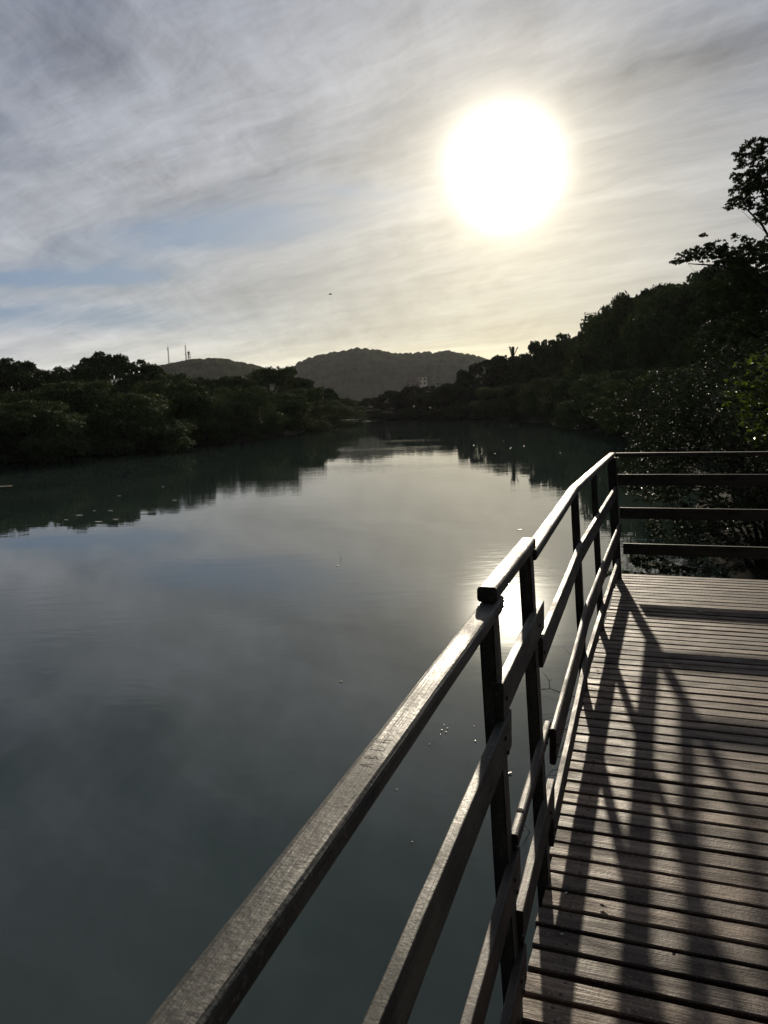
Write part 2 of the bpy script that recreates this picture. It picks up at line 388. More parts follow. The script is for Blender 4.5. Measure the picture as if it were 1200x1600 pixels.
def crown_and_trunk(seed, H=6.0, R=3.0, nclump=46, nleaf=15000, leaf=.24, mat='leaf', skirt=.04, lo_bias=.5, top_spikes=6, aspect=.5):
    rs = np.random.default_rng(seed)
    cl = []
    tries = 0
    while len(cl) < nclump and tries < 4000:
        tries += 1
        a = rs.uniform(0, 2 * np.pi); u = rs.uniform(0, 1)
        z = H * (skirt + (.93 - skirt) * u ** .8)
        prof = (1 - ((u - .38) / (.75 if u > .38 else 1.35)) ** 2) ** .5 if abs((u - .38) / (.75 if u > .38 else 1.35)) < 1 else .2
        r = R * prof * rs.uniform(.55, 1.0) * (1 + .18 * math.sin(3 * a + seed) + .12 * math.sin(5 * a + 2 * seed))
        cl.append((r * math.cos(a), r * math.sin(a), z, rs.uniform(.55, 1.15) * R / 3.0 * (1.15 - .45 * u)))
    for k in range(top_spikes):
        a = rs.uniform(0, 2 * np.pi); r = R * rs.uniform(0, .45)
        cl.append((r * math.cos(a), r * math.sin(a), H * rs.uniform(.88, 1.0), rs.uniform(.25, .5)))
    cl = np.array(cl)
    wgt = cl[:, 3] ** 2; wgt /= wgt.sum()
    ci = rs.choice(len(cl), nleaf, p=wgt)
    d = rs.normal(size=(nleaf, 3)); d /= np.linalg.norm(d, axis=1, keepdims=True)
    flip = (d[:, 2] < -.2) & (rs.random(nleaf) < .6); d[flip, 2] *= -1
    rad_ = cl[ci, 3] * (rs.uniform(.35, 1.0, nleaf) ** .35) * (1 + .25 * np.sin(d[:, 0] * 7 + ci) * np.sin(d[:, 1] * 6 + ci * 2))
    cen = cl[ci, :3] + d * rad_[:, None] * np.array([1, 1, .75])
    nrm = d + .75 * rs.normal(size=(nleaf, 3)) + np.array([0, 0, .35])
    cen[:, 2] *= H / np.percentile(cen[:, 2], 99.6)
    keep = cen[:, 2] > .05
    crown = leaf_mesh('crown', cen[keep], nrm[keep], leaf, aspect, M[mat], rs)
    bm = bmesh.new()
    tube(bm, [(0, 0, -.5), (.1, .05, H * .25), (-.05, .1, H * .5), (.05, 0, H * .8)], [.16, .12, .09, .04], 7)
    for k in range(14):
        c = cl[rs.integers(len(cl))]
        z0 = H * rs.uniform(.05, .45); p0 = Vector((0, 0, z0)); p2 = Vector(c[:3]); p1 = p0.lerp(p2, .5) + Vector((0, 0, .25))
        tube(bm, [p0, p1, p2], [.07, .05, .02], 5)
    me = bpy.data.meshes.new('trunk'); bm.to_mesh(me); bm.free(); me.materials.append(M['bark'])
    return crown, me
KINDS = {
    'mangrove': [crown_and_trunk(s, 6, 3.2, 60, 24000, .21, 'leaf') for s in (1, 2, 3)],
    'dark': [crown_and_trunk(s, 6, 2.8, 56, 24000, .22, 'leaf_dark', top_spikes=9) for s in (4, 5, 6)],
    'far': [crown_and_trunk(s, 6, 3.2, 40, 9000, .36, 'leaf_far', top_spikes=8) for s in (8, 9)],
}
def tree(name, px, dist, top, kind, var, label, cat='tree', group=None, wide=1.0, base=.15, turn=None):
    a_, e_ = azel(px, top); H = dist * math.tan(e_) + EYE - base
    crown, trunk = KINDS[kind][var % len(KINDS[kind])]
    t = thing(name, label, cat, (dist * math.sin(a_), dist * math.cos(a_), base), group, turn if turn is not None else (px * 1.7 + var) % 6.28)
    s = H / 6.0; sxy = wide * (.5 + .5 * s)
    t.scale = (sxy, sxy, s)
    link(bpy.data.objects.new('crown', crown), t); link(bpy.data.objects.new('trunk', trunk), t)
    return t
ORD = ['first', 'second', 'third', 'fourth', 'fifth', 'sixth', 'seventh', 'eighth', 'ninth', 'tenth', 'eleventh', 'twelfth', 'thirteenth', 'fourteenth']
# left bank, back row (tops against the sky and hills)
back = [(-40, 78, 560, 1.1), (18, 76, 563, 1.05), (64, 78, 580, .85), (118, 80, 574, .95), (160, 81, 553, 1.0), (212, 84, 566, 1.0), (262, 86, 584, .95), (308, 88, 592, .95), (360, 92, 590, 1.05), (418, 96, 576, 1.2), (462, 102, 592, 1.1), (500, 110, 606, 1.1), (532, 118, 622, 1.05), (556, 124, 634, .85)]
for i, (px, d_, top, wd) in enumerate(back):
    tree('mangrove_tree', px, d_, top, 'dark' if i % 3 else 'mangrove', i, f'{ORD[i]} tree from the left in the back row on the left bank', 'tree', 'trees in the back row on the left bank', wd)
front = [(-30, 50, 640, 1.3), (34, 49, 628, 1.2), (104, 56, 598, 1.2), (186, 56, 616, 1.4), (256, 63, 596, 1.15), (318, 65, 620, 1.25), (374, 69, 606, 1.15), (424, 78, 614, 1.3), (466, 88, 608, 1.2), (506, 102, 626, 1.2), (538, 112, 636, 1.1), (556, 120, 650, .8)]
for i, (px, d_, top, wd) in enumerate(front):
    tree('mangrove_bush', px, d_, top, 'mangrove', i + 1, f'{ORD[i]} mangrove from the left in the low front row on the left waterline', 'mangrove', 'low mangroves along the left waterline', wd, .02)
for i, (px, d_, top) in enumerate([(-20, 62, 655), (50, 64, 655), (120, 66, 652), (190, 70, 650), (255, 74, 650), (320, 78, 650), (380, 84, 650), (440, 92, 648), (495, 106, 648)]):
    tree('undergrowth_bush', px, d_, top, 'mangrove', i, f'{ORD[i]} shrub from the left in the undergrowth behind the left front mangroves', 'shrub', 'undergrowth on the left bank', 2.3, .0)
# far end of the reach
farc = [(548, 150, 632, 1.0), (580, 148, 622, 1.2), (612, 146, 612, 1.2), (642, 142, 604, 1.2), (676, 136, 604, 1.2), (706, 128, 600, 1.1)]
for i, (px, d_, top, wd) in enumerate(farc):
    tree('distant_tree', px, d_, top, 'far', i, f'{ORD[i]} tree from the left at the far river end below the hill', 'tree', 'trees at the far end of the river', wd)
shore = [(558, 132, 645), (590, 132, 640), (622, 130, 638), (656, 129, 640), (690, 126, 640), (724, 122, 634), (758, 118, 630)]
for i, (px, d_, top) in enumerate(shore):
    tree('distant_bush', px, d_, top, 'far', i, f'{ORD[i]} low bush from the left on the shore at the far river end', 'bush', 'low bushes on the far shore', 1.7, .0)
# right bank
right = [(738, 138, 578, 1.0, 'far'), (772, 140, 558, 1.0, 'far'), (812, 138, 556, .95, 'dark'), (848, 134, 534, .9, 'dark'), (884, 126, 524, .95, 'dark'), (918, 116, 512, .95, 'dark'), (952, 106, 490, .95, 'dark'), (990, 97, 462, 1.0, 'mangrove'), (1034, 88, 450, 1.05, 'dark'), (1078, 78, 446, 1.05, 'mangrove'), (1110, 84, 428, 1.1, 'dark'), (1160, 80, 410, 1.1, 'dark')]
for i, (px, d_, top) in enumerate([(830, 146, 556), (868, 140, 544), (902, 130, 532), (936, 120, 514), (970, 110, 492), (1012, 102, 466), (1056, 94, 456)]):
    tree('river_tree', px, d_, top, 'dark', i, f'{ORD[i]} tree from the left set back behind the right bank tall row', 'tree', 'trees set back on the right bank', 1.15)
for i, (px, d_, top, wd, kd) in enumerate(right):
    tree('river_tree', px, d_, top, kd, i + 2, f'{ORD[i]} tree from the river bend in the right bank tall row', 'tree', 'tall trees along the right bank', wd)
for i, (px, d_, top) in enumerate([(770, 126, 640), (812, 120, 640), (855, 112, 640), (905, 100, 640), (955, 88, 640), (1005, 74, 640), (1060, 62, 640), (1120, 52, 640)]):
    tree('undergrowth_bush', px, d_, top, 'dark', i, f'{ORD[i]} shrub from the left in the undergrowth behind the right waterline bushes', 'shrub', 'undergrowth on the right bank', 2.3, .0)
rlow = [(772, 116, 606, 1.2), (812, 108, 600, 1.2), (856, 96, 592, 1.15), (900, 84, 588, 1.15), (945, 72, 584, 1.15), (992, 60, 580, 1.15), (1040, 50, 578, 1.1), (1092, 44, 572, 1.1), (1152, 38, 560, 1.1), (1222, 33, 540, 1.1)]
for i, (px, d_, top, wd) in enumerate(rlow):
    tree('mangrove_bush', px, d_, top, 'dark' if i % 2 else 'mangrove', i, f'{ORD[i]} bush from the left in the lower row on the right waterline', 'mangrove', 'bushes along the right waterline', wd, .05)

# ---- tall tree at the right edge, built limb by limb
def cluster_tree(name, label, dist, base_px, clusters, limbs, leaf, dens, mat='leaf_dark', extra=None):
    b0 = at_dist(base_px, 600, dist); b0.z = .2
    t = thing(name, label, 'tree', b0)
    rs = np.random.default_rng(21); cen = []; nr_ = []
    ppm = dist / F
    for (px, py, r) in clusters:
        c = np.array(at_dist(px, py, dist + rs.uniform(-.9, .9)) - b0); rr_ = r * ppm
        N = int(dens * r * r); 
        # rosettes: several leaves around each twig tip
        k = max(3, N // 9); d = rs.normal(size=(k, 3)); d /= np.linalg.norm(d, axis=1, keepdims=True)
        tips = c + d * (rs.uniform(.2, 1, k) ** .45)[:, None] * rr_ * np.array([1.1, 1.1, .9])
        for tp in tips:
            m = 9; q_ = rs.normal(size=(m, 3)); q_ /= np.linalg.norm(q_, axis=1, keepdims=True); q_[:, 2] = np.abs(q_[:, 2]) * .8
            cen.append(tp + q_ * leaf * .55); nr_.append(rs.normal(size=(m, 3)) + [0, 0, .6])
    cen = np.concatenate(cen); nr_ = np.concatenate(nr_)
    link(bpy.data.objects.new('crown', leaf_mesh('crown', cen, nr_, leaf, .45, M[mat], rs)), t)
    bm = bmesh.new()
    for pts, r0, r1 in limbs:
        P = [at_dist(x_, y_, dist) - b0 if y_ is not None else Vector((0, 0, -.5)) for x_, y_ in pts]
        n_ = len(P); tube(bm, P, [r0 + (r1 - r0) * i / (n_ - 1) for i in range(n_)], 7)
    from_bm('trunk', bm, M['bark'], True, t)
    return t
cl = [(1178, 232, 16), (1160, 240, 10), (1196, 228, 14), (1155, 258, 9), (1186, 262, 20), (1168, 284, 17), (1150, 276, 8), (1204, 280, 24), (1158, 300, 15), (1184, 305, 22), (1146, 318, 8), (1138, 324, 5), (1165, 322, 10), (1196, 335, 12), (1190, 345, 9), (1212, 330, 20),
      (1056, 408, 6), (1070, 403, 11), (1086, 398, 13), (1102, 396, 14), (1118, 388, 14), (1128, 402, 16), (1142, 404, 16), (1100, 372, 5), (1150, 372, 6), (1168, 376, 8), (1162, 400, 18), (1180, 398, 20), (1200, 392, 22), (1150, 425, 16), (1180, 430, 26), (1135, 445, 18), (1210, 440, 28),
      (1112, 452, 14), (1120, 478, 22), (1160, 465, 28), (1196, 485, 32), (1100, 500, 24), (1135, 515, 30), (1175, 530, 34), (1215, 540, 34), (1105, 545, 30), (1150, 570, 34), (1205, 590, 36), (1240, 500, 40), (1235, 400, 34), (1230, 290, 26), (1120, 590, 30)]
limbs = [([(1225, None), (1222, 560), (1215, 430), (1208, 330), (1198, 250)], .17, .03), ([(1218, 470), (1170, 432), (1125, 415), (1075, 412)], .07, .012), ([(1212, 390), (1190, 350), (1165, 325), (1145, 322)], .045, .008),
         ([(1210, 340), (1185, 290), (1165, 250)], .035, .008), ([(1220, 540), (1170, 520), (1120, 500)], .08, .02), ([(1075, 412), (1085, 424), (1108, 420)], .006, .004), ([(1195, 362), (1170, 340), (1160, 330)], .007, .004)]
cluster_tree('tall_tree', 'tallest tree at the right edge with ragged branches standing out against the sky', 26, 1225, cl, limbs, .10, 2.1)

# ---- small palm with ragged plumes above the right bank
def palm(px, dist, top):
    a_, e_ = azel(px, top); H = dist * math.tan(e_) + EYE - .2
    t = thing('palm_tree', 'small spiky palm whose plumes rise above the right bank trees', 'palm', (dist * math.sin(a_), dist * math.cos(a_), .2))
    bm = bmesh.new(); tube(bm, [(0, 0, -.3), (.1, 0, H * .5), (0, .1, H - 1.9)], [.12, .10, .08], 8); from_bm('trunk', bm, M['bark'], True, t)
    bm = bmesh.new(); rs = random.Random(4)
    for k in range(8):
        an = rs.uniform(0, 6.28); lean = rs.uniform(.05, .42); L = rs.uniform(1.9, 2.7); P = []
        for i in range(7):
            s_ = i / 6; P.append(Vector((math.cos(an) * lean * L * s_, math.sin(an) * lean * L * s_, H - 1.9 + L * s_ * (1 - lean * .6 * s_))))
        tube(bm, P, [.03] * 6 + [.012], 4)
        for i in range(1, 7):
            for sg in (-1, 1):
                for z_ in range(3):
                    p = P[i - 1].lerp(P[i], z_ / 3); q_ = p + Vector((-math.sin(an) * sg * .28, math.cos(an) * sg * .28, -.05)); w_ = (P[i] - P[i - 1]).normalized() * .08
                    bm.faces.new([bm.verts.new(v_) for v_ in (p - w_, q_, p + w_)])
    from_bm('crown', bm, M['leaf_dark'], False, t)
palm(801, 134, 543)

# ---- glossy bushes right behind the deck
def near_bush(name, label, loc, R, H, seed, nleaf, leaf, mat, ncl=60, lowz=.1, squash=(1, 1)):
    rs = np.random.default_rng(seed); cl = []
    for k in range(ncl):
        a = rs.uniform(0, 2 * np.pi); u = rs.uniform(0, 1); r = R * (1 - max(0, u - .35) ** 2 * 1.5) ** .5 * rs.uniform(.5, 1)
        cl.append((r * math.cos(a) * squash[0], r * math.sin(a) * squash[1], H * (lowz + (.92 - lowz) * u), rs.uniform(.28, .6)))
    cl = np.array(cl); w_ = cl[:, 3] ** 2; w_ /= w_.sum(); ci = rs.choice(ncl, nleaf // 7, p=w_)
    d = rs.normal(size=(len(ci), 3)); d /= np.linalg.norm(d, axis=1, keepdims=True)
    tips = cl[ci, :3] + d * (cl[ci, 3] * rs.uniform(.3, 1, len(ci)) ** .4)[:, None]
    m = 7; q_ = rs.normal(size=(len(tips), m, 3)); q_ /= np.linalg.norm(q_, axis=2, keepdims=True)
    q_[:, :, 2] = q_[:, :, 2] * .6 + .2
    cen = (tips[:, None, :] + q_ * leaf * .6).reshape(-1, 3); al = q_.reshape(-1, 3)
    nr_ = rs.normal(size=cen.shape) * .55 + np.array([0, -.25, 1.0])
    t = thing(name, label, 'bush', loc)
    link(bpy.data.objects.new('foliage', leaf_mesh('foliage', cen, nr_, leaf, .34, M[mat], rs, .15, al)), t)
    bm = bmesh.new()
    for k in range(26):
        c = cl[rs.integers(ncl)]; p0 = Vector((rs.uniform(-.2, .2), rs.uniform(-.2, .2), -.4)); p2 = Vector(c[:3]); p1 = Vector((p2.x * .45, p2.y * .45, max(.25, p2.z * .65)))
        p3 = p2 + (p2 - p1) * .25 + Vector(rs.normal(size=3)) * .1
        tube(bm, [p0, p1, p2, p3], [.035, .024, .012, .005], 5)
    from_bm('branches', bm, M['bark'], True, t)
    return t
near_bush('glossy_bush', 'nearest bush with glinting leaves directly behind the end railing', (5.95, 12.0, .1), 2.0, 3.0, 31, 40000, .078, 'leaf_near', 80)
near_bush('glossy_bush', 'wide dark bush with sparkling leaves behind the end railing at the frame edge', (8.3, 11.2, .2), 2.2, 3.6, 32, 40000, .085, 'leaf_near', 80)
near_bush('glossy_bush', 'taller glinting bush rising above the nearest bushes behind the end railing', (8.2, 17.5, .2), 2.7, 4.3, 33, 40000, .095, 'leaf_near', 90)
near_bush('young_bush', 'bright yellow-green bush at the right edge just above the railing', (5.45, 10.6, .2), .5, 2.95, 35, 4200, .085, 'leaf_bright', 24, .74)

# ------------------------------------------------------------------ railing geometry
AZ1, AZ2, OFF, LEAN = rad(18.2), rad(20.0), -.28, rad(3.0)
UB = 4.60
def rail_pt(u, h, perp=0.0):
    """u metres along the railing, h above the deck, perp metres towards the river"""
    u = u + .0875
    if u <= UB: x_, y_ = OFF + u * math.sin(AZ1), u * math.cos(AZ1)
    else: x_, y_ = OFF + UB * math.sin(AZ1) + (u - UB) * math.sin(AZ2), UB * math.cos(AZ1) + (u - UB) * math.cos(AZ2)
    az = AZ1 if u <= UB else AZ2
    px_, py_ = -math.cos(az), math.sin(az)
    k = perp + h * math.tan(LEAN)
    return Vector((x_ + px_ * k, y_ + py_ * k, DECK + h))
def sweep(name, pts, width, height, mat, parent, bev=.006, side=-1, wob=.00025, upv=Vector((0, 0, 1)), base=None, seed=0):
    """rounded rectangular timber; pts = top edge of the deck-side face, width goes to `side` (left of travel = -1)"""
    rs = random.Random(seed or len(pts) * 17 + int(abs(pts[0].x) * 1000))
    # resample
    P = []
    for a, b_ in zip(pts, pts[1:]):
        n_ = max(1, int((b_ - a).length / .12))
        P += [a.lerp(b_, i / n_) for i in range(n_)]
    P.append(pts[-1].copy())
    d0 = (pts[-1] - pts[0]); yaw = math.atan2(d0.y, d0.x); o0 = pts[0].copy()
    sec = []
    for (cy_, cz_, a0) in ((width - bev, -bev, 0), (bev, -bev, 90), (bev, -height + bev, 180), (width - bev, -height + bev, 270)):
        for k in range(4):
            t_ = rad(a0 + 30 * k); sec.append((cy_ + bev * math.cos(t_), cz_ + bev * math.sin(t_)))
    bm = bmesh.new(); rings = []
    inv_ = Matrix.Rotation(-yaw, 3, 'Z')
    for i, p in enumerate(P):
        d = (P[min(i + 1, len(P) - 1)] - P[max(0, i - 1)]).normalized()
        lat = Vector((-d.y, d.x, 0)).normalized() * (1 if side < 0 else -1); v_ = d.cross(lat) * (1 if side < 0 else -1)
        w1, w2 = rs.gauss(0, wob), rs.gauss(0, wob)
        rings.append([bm.verts.new(inv_ @ (p + lat * (a + w1) + v_ * (c_ + w2) - o0)) for a, c_ in sec])
    n_ = len(sec)
    for r0, r1 in zip(rings, rings[1:]):
        for k in range(n_): bm.faces.new((r0[k], r0[(k + 1) % n_], r1[(k + 1) % n_], r1[k]))
    for r_, fl in ((rings[0], 1), (rings[-1], -1)):
        f_ = bm.faces.new(r_[::fl])
    bmesh.ops.recalc_face_normals(bm, faces=bm.faces)
    bo = base or Vector((0, 0, 0))
    return from_bm(name, bm, mat, False, parent, o0 - bo, yaw)
def post(name, u, parent, base, top=1.0, bottom=-.55, along=.075, thick=.037, perp=(.020, .014), mat=None):
    """upright timber: rounded rectangle swept along the leaning vertical"""
    az = AZ1 if u <= UB else AZ2; yaw = math.pi / 2 - az
    a_ = rail_pt(u, bottom, perp[0]); b_ = rail_pt(u, top, perp[1])
    bm = bmesh.new(); bmesh.ops.create_cube(bm, size=1)
    L = (b_ - a_).length
    for v_ in bm.verts: v_.co = Vector((v_.co.z * L + L / 2, (v_.co.y - .5) * along * -1, (v_.co.x + .5) * thick))
    bmesh.ops.subdivide_edges(bm, edges=[e_ for e_ in bm.edges if abs((e_.verts[0].co - e_.verts[1].co).x) > L * .5], cuts=9)
    rs = random.Random(int(u * 100))
    for v_ in bm.verts: v_.co.y += rs.gauss(0, .0008); v_.co.z += rs.gauss(0, .0006)
    bmesh.ops.bevel(bm, geom=[e_ for e_ in bm.edges if e_.calc_face_angle(0) > 1.0], offset=.005, segments=2, affect='EDGES')
    bmesh.ops.recalc_face_normals(bm, faces=bm.faces)
    o = from_bm(name, bm, mat or M['rail'], False, parent)
    X = (b_ - a_).normalized(); Z = Vector((-math.cos(az), math.sin(az), 0)); Z = (Z - X * Z.dot(X)).normalized(); Y = Z.cross(X)
    o.matrix_local = Matrix(((X.x, Y.x, Z.x, a_.x - base.x), (X.y, Y.y, Z.y, a_.y - base.y), (X.z, Y.z, Z.z, a_.z - base.z), (0, 0, 0, 1)))
    return o
RB = Vector((OFF, 0, DECK))
fence = thing('wooden_railing', 'long dark railing beside the river with a raised short section of rails', 'railing', RB)
def rpts(us, hs, perp=0.0): return [rail_pt(u, h, perp) for u, h in zip(us, hs)]
R_, RR_ = M['rail'], M['rail_red']
# handrail: near, raised short piece, far
sweep('handrail', rpts([-1.2, .6, 1.885], [1.035, 1.03, 1.028]), .047, .038, R_, fence, .011, base=RB, seed=1)
sweep('handrail', rpts([1.80, 2.49], [1.068, 1.066]), .047, .037, R_, fence, .009, base=RB, seed=2)
sweep('handrail', rpts([2.50, 3.3, 4.13, 5.5, 7.03], [1.027, 1.034, 1.046, 1.03, 1.02]), .047, .036, R_, fence, .008, base=RB, seed=3)
for nm, near, short, far_ in (
    ('upper_rail', (.742, .097), (.838, .096), (.733, .098)),
    ('middle_rail', (.382, .095), (.425, .042), (.432, .125)),
    ('lower_rail', (.118, .100), (.220, .100), (.120, .100))):
    mt = R_ if nm == 'upper_rail' else RR_
    sweep(nm, rpts([-1.2, .4, 1.2, 1.885], [near[0] - .004, near[0] - .008, near[0] - .002, near[0]]), .022, near[1], mt, fence, .003, base=RB, seed=5)
    sh = sweep(nm, rpts([1.80 if nm == 'upper_rail' else 1.865, 2.60], [short[0], short[0]]), .024, short[1] - .001, mt, fence, .003 if nm != 'middle_rail' else .008, base=RB, seed=6)
    pf = -.025 if nm == 'middle_rail' else 0.0
    hf = [far_[0] + x_ for x_ in (0, .002, .012, -.002, .0)]
    sweep(nm, rpts([2.52, 3.3, 4.15, 5.5, 6.98], hf, pf), .022, far_[1], mt, fence, .003 if nm != 'middle_rail' else .009, base=RB, seed=7)
for u, top in ((.02, .99), (1.80, 1.028), (2.44, 1.028), (4.24, 1.005), (5.42, .99)):
    post('post', u, fence, RB, top=top)
def bolt(u, h, perp=-.001):
    bm = bmesh.new(); bmesh.ops.create_cone(bm, cap_ends=True, segments=12, radius1=.0075, radius2=.006, depth=.005)
    o = from_bm('bolt', bm, M['nail'], False, fence, rail_pt(u, h, perp) - RB); o.rotation_euler = (math.pi / 2, 0, -AZ1 - math.pi / 2 + math.pi)
    o.rotation_euler = Vector((math.cos(AZ1), -math.sin(AZ1), 0)).to_track_quat('Z', 'Y').to_euler()
for u in (1.78, 2.44, 4.21, 5.39):
    raised = u < 2.0
    for h in ((.69, .335, .07) if True else ()):
        if u == 2.44: continue
        bolt(u + .005, h + .02); bolt(u + .022, h - .022)
for u in (1.835, 2.47, 2.545):
    for h in ((.79, .405, .17) if u < 2.5 else (.68, .37, .07)): bolt(u, h, -.001 if not (u > 2.5 and h == .37) else -.026)
bm = bmesh.new(); bmesh.ops.create_cone(bm, cap_ends=True, segments=14, radius1=.0095, radius2=.0088, depth=.0024)
from_bm('knot', bm, M['carve'], False, fence, rail_pt(1.985, .4252, .0125) - RB, .4)
# carved scratches on the near handrail (illegible lettering), cut across the top face
def groove(bm, u0, a0, u1, a1, w_=.0007):
    p0 = Vector((u0, a0)); p1 = Vector((u1, a1)); d = (p1 - p0).normalized(); nn = Vector((-d.y, d.x)) * w_ / 2
    vs = []
    for z_ in (-.0022, .0003):
        for p in (p0 - nn, p1 - nn, p1 + nn, p0 + nn): vs.append(bm.verts.new((p.x, p.y, z_)))
    for f_ in ((0, 1, 2, 3), (7, 6, 5, 4), (0, 4, 5, 1), (1, 5, 6, 2), (2, 6, 7, 3), (3, 7, 4, 0)): bm.faces.new([vs[k] for k in f_])
GL = {'I': [(0, 0, 0, 1)], 'K': [(0, 0, 0, 1), (0, .5, .7, 1), (0, .5, .7, 0)], 'A': [(0, 0, .35, 1), (.35, 1, .7, 0), (.15, .4, .55, .4)], 'H': [(0, 0, 0, 1), (.65, 0, .65, 1), (0, .5, .65, .5)],
      'E': [(0, 0, 0, 1), (0, 1, .6, 1), (0, .5, .5, .5), (0, 0, .6, 0)], 'L': [(0, 0, 0, 1), (0, 0, .6, 0)], 'B': [(0, 0, 0, 1), (0, 1, .55, .8), (.55, .8, 0, .5), (0, .5, .6, .25), (.6, .25, 0, 0)]}
def carve(u_, word, step):
    for k, ch in enumerate(word):
        bm = bmesh.new()
        for (a, b_, c_, d_) in GL[ch]: groove(bm, a * .012, b_ * .019, c_ * .012, d_ * .019)
        from_bm('carved_letter', bm, M['carve'], False, fence, rail_pt(u_, 1.0297 - .0016 * (u_ - .6), .014) - RB, math.pi / 2 - AZ1); u_ += step
carve(.72, 'IKIIE', .024); carve(.93, 'ABEH', .026)

# ---- end railing
CORNER = rail_pt(6.9925, 0, 0)
edir = Vector((math.cos(rad(-20.5)), math.sin(rad(-20.5)), 0)); eperp = Vector((-edir.y, edir.x, 0))   # eperp points away from camera
EB = CORNER.copy()
endr = thing('wooden_railing', 'dark wooden railing with four rails closing the far end of the deck', 'railing', EB)
def ept(s, h, back=0.0): return CORNER + edir * s + eperp * (back + .0) + Vector((0, 0, h))
LE = 5.2
lx = math.tan(LEAN)
sweep('handrail', [ept(-1.02 * lx + .005, 1.018), ept(2.5, 1.022), ept(LE, 1.02)], .05, .034, R_, endr, .006, base=EB, seed=11)
for k, (h_, hh, s0) in enumerate(((.838, .094, -.03), (.556, .094, -.01), (.25, .094, .02))):
    sweep('rail', [ept(s0, h_), ept(2.5, h_ + .004), ept(LE, h_)], .022, hh, R_, endr, .003, base=EB, seed=12 + k)
def epost(s, lean=0.0):
    bm = bmesh.new(); bmesh.ops.create_cube(bm, size=1)
    for v_ in bm.verts: v_.co = Vector(((v_.co.x + .5) * 1.48, v_.co.y * .07, v_.co.z * .045))
    bmesh.ops.bevel(bm, geom=list(bm.edges), offset=.004, segments=2, affect='EDGES')
    o = from_bm('post', bm, M['rail'], False, endr)
    a_ = ept(s, -.5, .047); X = (Vector((0, 0, 1)) + edir * -lean).normalized(); Z = eperp; Y = Z.cross(X).normalized()
    o.matrix_local = Matrix(((X.x, Y.x, Z.x, a_.x - EB.x), (X.y, Y.y, Z.y, a_.y - EB.y), (X.z, Y.z, Z.z, a_.z - EB.z), (0, 0, 0, 1)))
for s, l_ in ((-.005, lx), (1.75, 0), (3.45, 0), (5.1, 0)): epost(s, l_)

# ------------------------------------------------------------------ deck
ddir = rad(-20.5); dax = Vector((math.cos(ddir), math.sin(ddir), 0)); day = Vector((-dax.y, dax.x, 0))
DZ = DECK - .07      # plank surface
deck = thing('wooden_deck', 'weathered grey-brown boardwalk deck of narrow cross planks over the water', 'deck', (0, 0, DZ))
far_v = on_level(965, 900, DZ).dot(day) + .10
def left_end(v):
    """where the cross plank at depth v meets the river side of the railing foot"""
    best = None
    for k in range(-300, 820, 4):
        p = rail_pt(k / 100, -.08, .03); dv = p.dot(day)
        if best is None or abs(dv - v) < best[0]: best = (abs(dv - v), p.dot(dax))
    return best[1]
bm = bmesh.new(); rs = random.Random(3); v = far_v; nails = []
while v > -2.6:
    wdt = .0805 + rs.uniform(-.003, .002); lx0 = left_end(v - wdt / 2) + rs.uniform(-.008, .006) ; z_ = rs.uniform(-.0015, .0015)
    ln = 6.3; ns = 30; tilt = rs.uniform(-.001, .001); bow = rs.uniform(-.004, .004); rot = rs.uniform(-.0012, .0012)
    rings = []
    bv = .004
    for i in range(ns + 1):
        t_ = i / ns; xx = lx0 + ln * t_; cy_ = v - wdt / 2 + bow * math.sin(t_ * 3.1) + rot * (xx - lx0)
        zz_ = z_ + rs.gauss(0, .0004); e1, e2 = rs.gauss(0, .0007), rs.gauss(0, .0007)
        sec = [(-wdt / 2 + e1, -.028), (-wdt / 2 + e1, -bv - tilt), (-wdt / 2 + bv + e1, -tilt), (wdt / 2 - bv + e2, tilt), (wdt / 2 + e2, -bv + tilt), (wdt / 2 + e2, -.028)]
        rings.append([bm.verts.new((xx, cy_ + a, zz_ + b_)) for a, b_ in sec])
    for r0, r1 in zip(rings, rings[1:]):
        for k in range(6):
            f_ = bm.faces.new((r0[k], r1[k], r1[(k + 1) % 6], r0[(k + 1) % 6])); f_.smooth = False
    bm.faces.new(rings[0]); bm.faces.new(rings[-1][::-1])
    for sx_ in (.10, 1.35, 2.7):
        for sg in (-.024, .024):
            nails.append((lx0 + sx_ + rs.gauss(0, .006), v - wdt / 2 + sg + rs.gauss(0, .004), z_))
    v -= wdt + .0165 + rs.uniform(-.003, .003)
bmesh.ops.recalc_face_normals(bm, faces=bm.faces)
for (x_, y_, z_) in nails:
    r_ = .0045; c1 = [bm.verts.new((x_ + r_ * math.cos(k * math.pi / 4), y_ + r_ * math.sin(k * math.pi / 4), z_ + .0012)) for k in range(8)]
    c0 = [bm.verts.new((x_ + r_ * 1.1 * math.cos(k * math.pi / 4), y_ + r_ * 1.1 * math.sin(k * math.pi / 4), z_ - .003)) for k in range(8)]
    f_ = bm.faces.new(c1); f_.material_index = 1
    for k in range(8): f_ = bm.faces.new((c0[k], c0[(k + 1) % 8], c1[(k + 1) % 8], c1[k])); f_.material_index = 1
from_bm('planks', bm, [M['deck'], M['nail']], False, deck, (0, 0, 0), ddir)
def beam_box(name, c, size, yaw, mat, parent, bev=.006):
    bm = bmesh.new(); bmesh.ops.create_cube(bm, size=1)
    for v_ in bm.verts: v_.co = Vector((v_.co.x * size[0], v_.co.y * size[1], v_.co.z * size[2]))
    bmesh.ops.bevel(bm, geom=list(bm.edges), offset=bev, segments=1, affect='EDGES')
    return from_bm(name, bm, mat, False, parent, c, yaw)
uax = Vector((math.sin(rad(19)), math.cos(rad(19)), 0)); uyaw = math.pi / 2 - rad(19)
